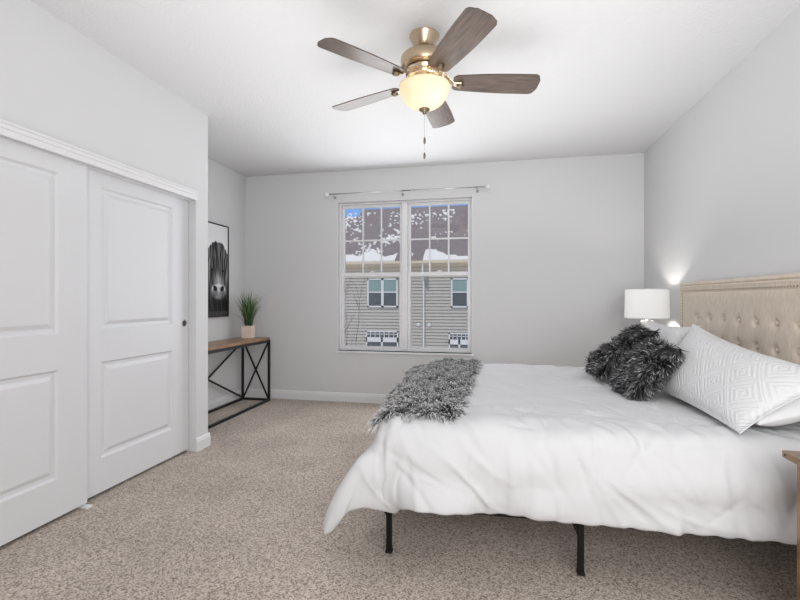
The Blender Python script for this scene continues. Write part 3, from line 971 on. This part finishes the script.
# ------------------------------------------------------------------ picture on the alcove wall
AY0, AY1, AZ0, AZ1 = 4.02, 4.625, 1.02, 2.055
pic = thing('framed_picture', 'tall black framed painting of a shaggy long haired cow on the alcove wall', 'picture', (AW + .002, (AY0 + AY1) / 2, AZ0))
fm = MB(); t_ = .014
for a, c in (((AY0, AZ0), (AY0 + t_, AZ1)), ((AY1 - t_, AZ0), (AY1, AZ1)), ((AY0 + t_, AZ0), (AY1 - t_, AZ0 + t_)), ((AY0 + t_, AZ1 - t_), (AY1 - t_, AZ1))):
    fm.box((AW + .002, a[0], a[1]), (AW + .034, c[0], c[1]))
fm.build('frame', M['black_metal'], pic, bevel=.002)
nu, nv = 150, 250
U, Vv = np.meshgrid(np.linspace(0, 1, nu), np.linspace(0, 1, nv))
ra = np.random.default_rng(8)
def vnoise(x, y, seed):
    r_ = np.random.default_rng(seed); G = r_.random((256, 256))
    xi, yi = np.floor(x).astype(int), np.floor(y).astype(int); fx, fy = x - xi, y - yi
    fx = fx * fx * (3 - 2 * fx); fy = fy * fy * (3 - 2 * fy)
    g = lambda i, j: G[i % 256, j % 256]
    return (g(xi, yi) * (1 - fx) + g(xi + 1, yi) * fx) * (1 - fy) + (g(xi, yi + 1) * (1 - fx) + g(xi + 1, yi + 1) * fx) * fy
cu, mu_ = .66, .70
tone = .76 + .08 * vnoise(U * 3, Vv * 5, 1)                              # pale ground
hair = vnoise(U * 34 + 5 * vnoise(U * 3, Vv * 4, 4) + (U - cu) * 10 * (1 - Vv), Vv * 7, 2)
hair2 = vnoise(U * 80 + (U - cu) * 14 * (1 - Vv), Vv * 9, 3)
streak = .015 + .55 * np.clip(hair * .65 + hair2 * .5 - .42, 0, 1) ** 1.25 * 1.6
streak *= .35 + .9 * vnoise(U * 6, Vv * 5, 6)
top = .815 - 1.6 * np.maximum(0, np.abs(U - cu) - .05) ** 2 + .03 * (vnoise(U * 30, Vv * 2, 7) - .5)
halfw = .40 + .12 * vnoise(U * 0 + 1, Vv * 22, 9) + .05 * (Vv < .45)
head = (Vv < top) & (np.abs(U - cu) < halfw) & (Vv > .05)
body = (Vv < .62 + .25 * (cu - U) + .04 * vnoise(U * 25, Vv * 6, 12)) | (Vv < .42)
tone = np.where(body, .03 + .10 * np.clip(hair2 - .55, 0, 1) + .03 * hair, tone)
tone = np.where(head, streak, tone)
fade = np.clip((.36 - Vv) / .2, 0, 1)
tone = np.where(head, tone * (1 - .8 * fade), tone)
# muzzle with two nostrils
mz = ((U - mu_) / .26) ** 2 + ((Vv - .275) / .090) ** 2
soft = np.clip(1.25 - mz, 0, 1)
tone = tone * (1 - soft) + soft * (.10 + .16 * vnoise(U * 22, Vv * 30, 14))
bridge = np.exp(-((U - mu_) / .13) ** 2 - ((Vv - .385) / .055) ** 2)
tone = tone + .38 * bridge * (.4 + .8 * vnoise(U * 40, Vv * 12, 15))
rim_ = np.exp(-((Vv - .335 + .9 * (U - mu_) ** 2) / .018) ** 2) * (np.abs(U - mu_) < .21)
tone = tone + .42 * rim_
mid = np.exp(-((U - mu_) / .045) ** 2 - ((Vv - .285) / .045) ** 2)
tone = tone + .45 * mid
for sg in (-1, 1):
    qx, qy = (U - mu_ - sg * .115), (Vv - .300)
    no = ((qx * .94 + sg * qy * .5) / .062) ** 2 + ((qy - sg * qx * .22) / .030) ** 2
    tone = np.where(no < 1, .010, tone)
    wing = np.exp(-((qx - sg * .09) / .022) ** 2 - ((qy + .005) / .04) ** 2)
    tone = tone + .35 * wing
chin = np.exp(-((U - mu_) / .10) ** 2 - ((Vv - .205) / .022) ** 2)
tone = tone + .16 * chin
# eyes half hidden in the fringe
for sg in (-1, 1):
    ey = ((U - cu - sg * .17) / .035) ** 2 + ((Vv - .50) / .016) ** 2
    tone = np.where(ey < 1, .008, tone)
tone = np.clip(tone, .008, .85)
av = np.stack([np.full(U.shape, AW + .026), AY0 + t_ + U * (AY1 - AY0 - 2 * t_), AZ0 + t_ + Vv * (AZ1 - AZ0 - 2 * t_)], -1).reshape(-1, 3)
nfront = len(av)
avb = [(AW + .004, y, z) for y, z in ((AY0 + t_, AZ0 + t_), (AY1 - t_, AZ0 + t_), (AY1 - t_, AZ1 - t_), (AY0 + t_, AZ1 - t_))]
af = [(j * nu + i, j * nu + i + 1, (j + 1) * nu + i + 1, (j + 1) * nu + i) for j in range(nv - 1) for i in range(nu - 1)] + [(nfront, nfront + 3, nfront + 2, nfront + 1)]
cnv = link_mesh('canvas', av.tolist() + avb, af, M['art'], pic)
tt = np.concatenate([tone.reshape(-1), np.full(4, .5)])
set_tint(cnv, np.stack([tt, tt, tt * 1.02], -1))

# ------------------------------------------------------------------ nightstands
def nightstand(x0, x1, y0, y1, h_, label):
    n = thing('nightstand', label, 'nightstand', ((x0 + x1) / 2, (y0 + y1) / 2, 0), 'oak nightstands')
    th_ = .040; ch = .030
    v = [(x0, y0, h_), (x1, y0, h_), (x1, y1, h_), (x0, y1, h_), (x0, y0, h_ - .022), (x1, y0, h_ - .022), (x1, y1, h_ - .022), (x0, y1, h_ - .022),
         (x0 + ch, y0 + ch, h_ - th_), (x1, y0 + ch, h_ - th_), (x1, y1 - ch, h_ - th_), (x0 + ch, y1 - ch, h_ - th_)]
    f = [(0, 1, 2, 3), (0, 4, 5, 1), (1, 5, 6, 2), (2, 6, 7, 3), (3, 7, 4, 0), (4, 8, 9, 5), (5, 9, 10, 6), (6, 10, 11, 7), (7, 11, 8, 4), (8, 11, 10, 9)]
    tp = link_mesh('tabletop', v, f, M['wood'], n, bevel=.002)
    lx0, lx1, ly0, ly1 = x0 + .031, x1 - .01, y0 + .03, y1 - .021
    for x in (lx0, lx1 - .045):
        for y in (ly0, ly1 - .045):
            box('leg', (x, y, 0), (x + .045, y + .045, h_ - th_), M['wood'], n, bevel=.003)
    box('cabinet', (lx0 + .012, ly0 + .008, h_ - .24), (lx1 - .004, ly1 - .008, h_ - th_), M['wood_end'], n)
    dr_ = box('drawer', (lx0 + .002, ly0 + .052, h_ - .228), (lx0 + .0115, ly1 - .052, h_ - .052), M['wood'], n, bevel=.002)
    MB().lathe([(.006, 0), (.006, -.012), (.013, -.018), (.012, -.024), (0, -.026)], (lx0 + .002, (ly0 + ly1) / 2, h_ - .14), 18, 'x').build('knob', M['black_metal'], dr_, smooth=True)
    box('shelf', (lx0 + .006, ly0 + .006, .17), (lx1 - .006, ly1 - .006, .192), M['wood'], n, bevel=.002)
    MB().lathe([(.0045, 0), (.0045, -.0012), (0, -.0012)], (x0 - .0002, y1 - .018, h_ - .0115), 12, 'x').build('peg', M['dark_hole'], tp)
    return n
nightstand(.985, 1.50, 1.26, 1.757, .70, 'oak nightstand with a chamfered top beside the near end of the bed')
nightstand(1.10, 1.56, 4.03, 4.50, .62, 'oak nightstand under the white lamp in the far corner behind the bed')

# ------------------------------------------------------------------ lamp
LX, LY, LZ = 1.354, 4.26, .62
lamp = thing('table_lamp', 'lit white table lamp with a wide drum shade in the corner beyond the bed', 'lamp', (LX, LY, LZ))
MB().lathe([(0, 0), (.075, 0), (.078, .006), (.074, .016), (.03, .024)], (LX, LY, LZ + .0005), 36).build('base', M['ceramic'], lamp, smooth=True)
MB().lathe([(.03, .024), (.062, .06), (.085, .12), (.088, .17), (.07, .25), (.035, .31), (.024, .34), (.03, .36), (.05, .40), (.05, .412), (.016, .415)], (LX, LY, LZ), 36).build('body', M['ceramic'], lamp, smooth=True)
MB().lathe([(.012, .41), (.012, .42), (.016, .425), (.016, .445), (.010, .45)], (LX, LY, LZ), 18).build('socket', M['chrome'], lamp, smooth=True)
SZ0, SZ1, SR0, SR1 = 1.052, 1.306, .176, .171
sh = MB().lathe([(SR0, SZ0), (SR1, SZ1), (SR1 - .003, SZ1), (SR0 - .003, SZ0), (SR0, SZ0)], (LX, LY, 0), 64)
shd = sh.build('lamp_shade', M['shade'], lamp, smooth=False, autosmooth=40)
for z, rr_ in ((SZ0, SR0), (SZ1 - .006, SR1)):
    MB().lathe([(rr_ + .0008, z), (rr_ + .0008, z + .006), (rr_ - .004, z + .006), (rr_ - .004, z), (rr_ + .0008, z)], (LX, LY, 0), 64).build('trim_ring', M['ceramic'], shd, autosmooth=40)
sp = MB()
for k in range(3):
    a = 2 * PI * k / 3 + .4
    sp.tube([(LX, LY, SZ1 - .03), (LX + (SR1 - .003) * math.cos(a), LY + (SR1 - .003) * math.sin(a), SZ1 - .008)], .002, 6)
sp.tube([(LX + .04, LY, LZ + .47), (LX + .075, LY, LZ + .56), (LX + .04, LY, SZ1 - .06), (LX, LY, SZ1 - .025)], .002, 6)
sp.tube([(LX - .04, LY, LZ + .47), (LX - .075, LY, LZ + .56), (LX - .04, LY, SZ1 - .06), (LX, LY, SZ1 - .025)], .002, 6)
sp.build('harp', M['chrome'], lamp)
MB().lathe([(.006, SZ1 - .03), (.008, SZ1 - .01), (.004, SZ1 + .004), (.007, SZ1 + .012), (0, SZ1 + .018)], (LX, LY, 0), 14).build('shade_finial', M['chrome'], lamp, smooth=True)
MB().lathe([(.010, .45), (.014, .458), (.022, .476), (.023, .488), (.016, .502), (0, .508)], (LX, LY, LZ), 20).build('bulb', M['bulb'], lamp, smooth=True)
def point(name, loc, watts, color, radius, parent=None):
    l = bpy.data.lights.new(name, 'POINT'); l.energy = watts; l.color = color; l.shadow_soft_size = radius
    o = bpy.data.objects.new(name, l); COL.objects.link(o)
    if parent is not None: o.parent = parent; o.location = Vector(loc) - world_loc(parent)
    else: o.location = loc
    return o
point('lamp_glow', (LX, LY, LZ + .548), 4.2, (1, .96, .90), .025, None)

# ------------------------------------------------------------------ ceiling fan
FX, FY = -.372, 2.54
fan = thing('ceiling_fan', 'five blade ceiling fan with bronze motor and a lit frosted bowl light', 'ceiling fan', (FX, FY, CE))
c0 = (FX, FY, 0)
MB().lathe([(.0, CE), (.084, CE), (.086, CE - .006), (.084, CE - .012), (.079, CE - .022), (.066, CE - .050), (.056, CE - .068), (.050, CE - .074), (.0, CE - .075)], c0, 48).build('canopy', M['brass'], fan, autosmooth=35)
MB().lathe([(.0, CE - .066), (.030, CE - .072), (.036, CE - .086), (.030, CE - .10), (.016, CE - .108), (.013, CE - .14)], c0, 28).build('hanger_ball', M['dark_hole'], fan, smooth=True)
MB().lathe([(.02, 2.634), (.045, 2.632), (.062, 2.629), (.112, 2.625), (.130, 2.619), (.137, 2.608), (.138, 2.566), (.134, 2.556), (.118, 2.550), (.1, 2.546), (0, 2.546)], c0, 56).build('motor_housing', M['brass'], fan, autosmooth=35)
MB().lathe([(.09, 2.546), (.105, 2.543), (.112, 2.532), (.108, 2.516), (.096, 2.508), (.10, 2.503), (.098, 2.496), (.078, 2.490), (.070, 2.482), (.078, 2.476), (.085, 2.470), (.0, 2.468)], c0, 56).build('flywheel_ring', M['bright_brass'], fan, autosmooth=35)
# bowl
bp = []
for k in range(17):
    t = k / 16 * PI / 2
    bp.append((max(1e-4, .147 * math.cos(t) ** .82), 2.448 - .130 * math.sin(t) ** 1.15))
bp = [(.139, 2.452)] + bp
bowl = MB().lathe(bp, c0, 56, cap=False).build('light_bowl', M['bowl'], fan, smooth=True)
MB().lathe([(.100, 2.468), (.128, 2.460), (.143, 2.4535), (.147, 2.450), (.143, 2.447), (.120, 2.448), (.098, 2.462), (.100, 2.468)], c0, 48).build('bowl_rim', M['bright_brass'], fan, autosmooth=35)
MB().lathe([(.0, 2.321), (.030, 2.318), (.032, 2.314), (.026, 2.308), (.014, 2.302), (.009, 2.297), (.011, 2.291), (.0, 2.285)], c0, 24).build('finial', M['old_brass'], bowl, smooth=True)
# blades
B0 = math.radians(85.8)
def wood_blade(k):
    a = B0 + 2 * PI * k / 5
    R_ = Matrix.Rotation(a, 4, 'Z') @ Matrix.Translation((0, 0, 2.474)) @ Matrix.Rotation(PITCH, 4, 'X')
    out = []
    n = 30
    r0, r1 = .165, .668
    for i in range(n + 1):
        t = i / n; x = r0 + (r1 - r0) * t
        hw = .060 + .022 * math.sin(min(1, t * 1.35) * PI / 2)
        if t > .93: hw *= math.sqrt(max(0, 1 - ((t - .93) / .078) ** 2))
        if t < .06: hw *= .72 + .28 * math.sqrt(1 - ((.06 - t) / .06) ** 2)
        out.append((x, hw))
    poly = [(x, h2) for x, h2 in out] + [(x, -h2) for x, h2 in reversed(out)]
    m_ = len(poly)
    v = [R_ @ Vector((x, y, .003)) for x, y in poly] + [R_ @ Vector((x, y, -.003)) for x, y in poly]
    f = [tuple(range(m_)), tuple(range(2 * m_ - 1, m_ - 1, -1))] + [(i, (i + 1) % m_, m_ + (i + 1) % m_, m_ + i) for i in range(m_)]
    return R_, v, f
PITCH = math.radians(-12)
for k in range(5):
    R_, v, f = wood_blade(k)
    a = B0 + 2 * PI * k / 5
    # each blade in its own frame so the grain runs along it
    inv = R_.inverted()
    bo = link_mesh('blade', [tuple(inv @ Vector(p)) for p in v], f, M['blade'], fan, local=True)
    bo.matrix_local = Matrix.Translation((FX, FY, 0)) @ R_ if False else Matrix.Translation((0, 0, -CE)) @ R_
    # blade iron
    ir = MB()
    rot = Matrix.Rotation(a, 4, 'Z')
    def W(p): 
        q = rot @ Vector(p); return (q.x + FX, q.y + FY, q.z)
    sec = [(.085, .030, 2.528), (.115, .026, 2.520), (.145, .018, 2.490), (.170, .014, 2.471), (.195, .017, 2.467), (.212, .018, 2.467), (.224, .012, 2.467), (.230, .005, 2.467)]
    vv_, ff_ = [], []
    for x, hw, z in sec:
        tl = math.tan(PITCH) * (1 if x > .16 else (x - .085) / .075)
        for y, dz in ((-hw, .004), (hw, .004), (hw, -.004), (-hw, -.004)):
            vv_.append(W((x, y, z + y * tl + dz - .003 * (x > .16))))
    for i in range(len(sec) - 1):
        for q in range(4): ff_.append((4 * i + q, 4 * i + (q + 1) % 4, 4 * i + 4 + (q + 1) % 4, 4 * i + 4 + q))
    ff_ += [(0, 3, 2, 1), tuple(4 * (len(sec) - 1) + q for q in range(4))]
    irn = link_mesh('blade_iron', vv_, ff_, M['bright_brass'], fan, bevel=.002)
    cpt = W((.208, 0, 2.457))
    MB().lathe([(.0, -.010), (.014, -.008), (.021, -.002), (.022, .005)], cpt, 20).build('medallion', M['old_brass'], irn, smooth=True)
# pull chains
for (dx, dy, z1, zf) in ((.006, -.035, 2.140, 2.105), (-.004, .03, 2.075, 2.040)):
    ch = MB()
    x, y = FX + dx, FY + dy
    n = int((2.33 - z1) / .012)
    ch.tube([(x, y, 2.34), (x, y, z1)], .0007, 5)
    for k in range(n): ch.lathe([(.0, -.0022), (.0022, 0), (.0, .0022)], (x, y, 2.33 - .012 * k), 6)
    cho = ch.build('pull_chain', M['chrome'], fan, smooth=True)
    MB().lathe([(.0, z1 + .004), (.004, z1), (.0065, z1 - .010), (.0065, zf + .006), (.004, zf), (.0, zf - .001)], (x, y, 0), 12).build('fob', M['old_brass'], cho, smooth=True)
point('bowl_glow', (FX + .045, FY - .03, 2.405), .8, (1, .88, .68), .03)
point('bowl_glow', (FX - .05, FY + .03, 2.415), .35, (1, .88, .68), .03)

# ------------------------------------------------------------------ outside
struct(box('ground', (-40, 6, -3.4), (40, 60, -3.2), mat('snow_ground', (.75, .77, .8, 1), .8, bump=(2, .3, .1))))
M['siding'] = mat('vinyl_siding', srgb(172, 167, 158), .6, bump=(12, .05, .01))
M['shingle'] = mat('roof_shingle', srgb(134, 127, 130), .9, var=(16, srgb(104, 95, 96), 6), bump=(25, .5, .05), stretch=(.35, 1, 1))
M['snow'] = mat('snow', (.68, .68, .68, 1), .7, bump=(9, .4, .03))
M['house_white'] = mat('house_trim', (.62, .62, .61, 1), .5, bump=(9, .02, .01))
M['house_tan'] = mat('house_fascia', srgb(205, 190, 165), .55, bump=(9, .02, .01))
M['house_glass'] = mat('house_pane', srgb(74, 80, 84), .08, spec=.6, bump=(3, .02, .01))
M['house_glass_top'] = mat('house_pane_with_blind', srgb(128, 150, 146), .15, spec=.5, bump=(3, .02, .01))
M['bark'] = mat('bare_bark', srgb(96, 82, 74), .85, bump=(30, .4, .01))
HY = 24.0
house = thing('house', 'beige sided house with a snowy grey shingle roof seen through the window', 'house', (-4, HY, -3.2))
sv, sf = [], []
n = int((3.12 + 3.2) / .175)
for k in range(n + 1):
    z = -3.2 + k * .175
    for x in (-16, 8):
        sv.append((x, HY - .062, z)); sv.append((x, HY, z + .173))
for k in range(n + 1):
    i = 4 * k
    sf.append((i, i + 2, i + 3, i + 1))
    if k < n: sf.append((i + 1, i + 3, i + 6, i + 4))
sv += [(-16, HY + .1, -3.2), (8, HY + .1, -3.2), (8, HY + .1, 3.2), (-16, HY + .1, 3.2)]
sf.append((len(sv) - 4, len(sv) - 3, len(sv) - 2, len(sv) - 1))
sf += [(0, 2, len(sv) - 3, len(sv) - 4)]
link_mesh('siding', sv, sf, M['siding'], house)
EZ, EY = 3.16, 23.55
def roof_z(y): return EZ + .10 + (y - EY) * (7.72 - 3.26) / (31 - EY)
def roof(x0, x1, yr, name):
    v = []
    for x in (x0, x1):
        v += [(x, EY, EZ), (x, EY, EZ + .10), (x, yr, roof_z(yr)), (x, yr + 6, roof_z(yr) - 3.6), (x, yr + 6, roof_z(yr) - 3.8), (x, HY, EZ)]
    f = [(i, (i + 1) % 6, 6 + (i + 1) % 6, 6 + i) for i in range(6)] + [(5, 4, 3, 2, 1, 0), tuple(range(6, 12))]
    return link_mesh(name, v, f, M['shingle'], house)
roof(-9.02, 9, 31.0, 'roof')
roof(-17, -9.02, 29.7, 'roof')
MB().box((-17, EY - .12, EZ - .02), (9, EY - .005, EZ + .11)).build('gutter', M['house_tan'], house)
MB().box((-16, EY, EZ - .12), (8, HY - .03, EZ - .005)).box((-16, HY - .05, EZ - .75), (8, HY - .026, EZ - .12)).build('fascia', M['house_tan'], house)
# snow lying on the shingles, thick by the gutter and thin in streaks above
sw = MB(); cw, chh = .07, .08
nx_, ny_ = int(15 / cw), int(6.8 / chh)
gx_, gy_ = np.meshgrid(np.arange(nx_), np.arange(ny_))
xx_, yy_ = -12.5 + gx_ * cw, gy_ * chh
band = (.70 + .8 * (vnoise(xx_ * .9 + 40, yy_ * .2, 31) - .5) + .9 * (vnoise(xx_ * 2.6, yy_ * 1.8, 32) - .5))
dens = .45 * vnoise(xx_ * 1.1, yy_ * .7, 33) + .55 * vnoise(xx_ * 7.5 + yy_ * 3, yy_ * 4.5, 34)
keep = (yy_ < np.clip(band, .3, 2)) | (dens > .65 + .04 * (yy_ / 4))
keep &= ~((xx_ > -5.1) & (xx_ < -3.6) & (yy_ < 2.2) & (vnoise(xx_ * 4, yy_ * 4, 36) < .8))
for j in range(ny_):
    i = 0
    while i < nx_:
        if keep[j, i]:
            i2 = i
            while i2 < nx_ and keep[j, i2] and i2 - i < 12: i2 += 1
            xa, xb = -12.5 + i * cw, -12.5 + i2 * cw
            ya, yb = EY + j * chh, EY + (j + 1) * chh
            t0 = .07 if j * chh < 1.1 else .02
            sw.add([(xa, ya, roof_z(ya)), (xb, ya, roof_z(ya)), (xb, yb, roof_z(yb)), (xa, yb, roof_z(yb)),
                    (xa, ya, roof_z(ya) + t0), (xb, ya, roof_z(ya) + t0), (xb, yb, roof_z(yb) + t0), (xa, yb, roof_z(yb) + t0)],
                   [(4, 5, 6, 7), (0, 1, 5, 4), (1, 2, 6, 5), (2, 3, 7, 6), (3, 0, 4, 7)])
            i = i2
        else: i += 1
sw.build('roof_snow', M['snow'], house)
def house_window(x0, x1, z0, z1, cols):
    f = MB(); y = HY - .055; w_ = .085
    f.box((x0, y - .06, z0), (x0 + w_, y + .055, z1)).box((x1 - w_, y - .06, z0), (x1, y + .055, z1)).box((x0, y - .06, z0), (x1, y + .055, z0 + w_)).box((x0, y - .06, z1 - w_), (x1, y + .055, z1))
    zm = (z0 + z1) / 2 + .04
    f.box((x0, y - .05, zm - .035), (x1, y + .02, zm + .035))
    for k in range(1, cols):
        x = x0 + (x1 - x0) * k / cols; f.box((x - .07, y - .06, z0), (x + .07, y + .055, z1))
    o = f.build('window', M['house_white'], house)
    box('pane', (x0 + .03, y - .02, z0 + .03), (x1 - .03, y - .005, zm), M['house_glass'], o)
    t = box('pane', (x0 + .03, y - .02, zm), (x1 - .03, y - .005, z1 - .03), M['house_glass_top'], o)
def low_window(x0, x1, z0, z1, cols):
    f = MB(); y = HY - .055; w_ = .07; zt = z1 - .36
    f.box((x0, y - .06, z0), (x0 + w_, y + .055, z1)).box((x1 - w_, y - .06, z0), (x1, y + .055, z1)).box((x0, y - .06, z0), (x1, y + .055, z0 + w_)).box((x0, y - .06, z1 - w_), (x1, y + .055, z1))
    f.box((x0, y - .06, zt - .26), (x1, y + .055, zt))
    f.box(((x0 + x1) / 2 - .05, y - .06, z0), ((x0 + x1) / 2 + .05, y + .055, zt))
    for k in range(1, cols): 
        x = x0 + (x1 - x0) * k / cols; f.box((x - .02, y - .05, zt), (x + .02, y + .02, z1))
    f.box((x0, y - .05, (zt + z1) / 2 - .02), (x1, y + .02, (zt + z1) / 2 + .02))
    o = f.build('window', M['house_white'], house)
    box('pane', (x0 + .03, y - .02, z0 + .03), (x1 - .03, y - .005, z1 - .03), M['house_glass'], o)
house_window(-6.72, -4.98, .76, 2.36, 2)
house_window(-2.06, -1.13, .76, 2.34, 1)
low_window(-6.80, -4.96, -2.7, -.55, 7)
low_window(-2.18, -1.05, -2.7, -.60, 5)
MB().box((-3.58, HY - .13, -3.2), (-3.50, HY - .03, EZ - .7)).box((-3.60, EY - .1, EZ - .8), (-3.48, HY - .03, EZ - .7)).box((-3.58, EY - .1, EZ - .75), (-3.50, EY - .02, EZ)).build('downspout', M['house_white'], house)
for x in (-3.83, -3.24):
    MB().lathe([(.0, -.06), (.10, -.06), (.11, -.02), (.11, .02)], (x, HY - .03, -.19), 16, 'y').build('vent_cap', M['house_white'], house, smooth=True)

r = random.Random(5)
br = MB()
def branch(p, d_, L, rad, depth):
    pts = [Vector(p)]
    dd = Vector(d_).normalized()
    for k in range(4):
        dd = (dd + Vector((r.uniform(-.14, .14), r.uniform(-.14, .14), r.uniform(-.03, .12)))).normalized()
        pts.append(pts[-1] + dd * L / 4)
    br.tube(pts, [rad * (1 - .16 * k) for k in range(5)], 5)
    if depth:
        for k in range(3 if depth > 1 else 4):
            t = r.randint(1, 4)
            br.branch = None
            branch(pts[t], dd + Vector((r.uniform(-.75, .75), r.uniform(-.6, .6), r.uniform(-.1, .5))), L * r.uniform(.45, .65), rad * .55, depth - 1)
tx, ty = -5.75, 16.0
for k in range(5):
    branch((tx + r.uniform(-.15, .15), ty + r.uniform(-.15, .15), -3.2), (r.uniform(-.12, .22), r.uniform(-.12, .12), 1), r.uniform(2.2, 3.0), .024, 3)
bt = br.build('bare_shrub', M['bark'], None, origin=(tx, ty, -3.2), smooth=True)
tag(bt, 'bare leafless shrub standing in front of the house outside the window', 'shrub')
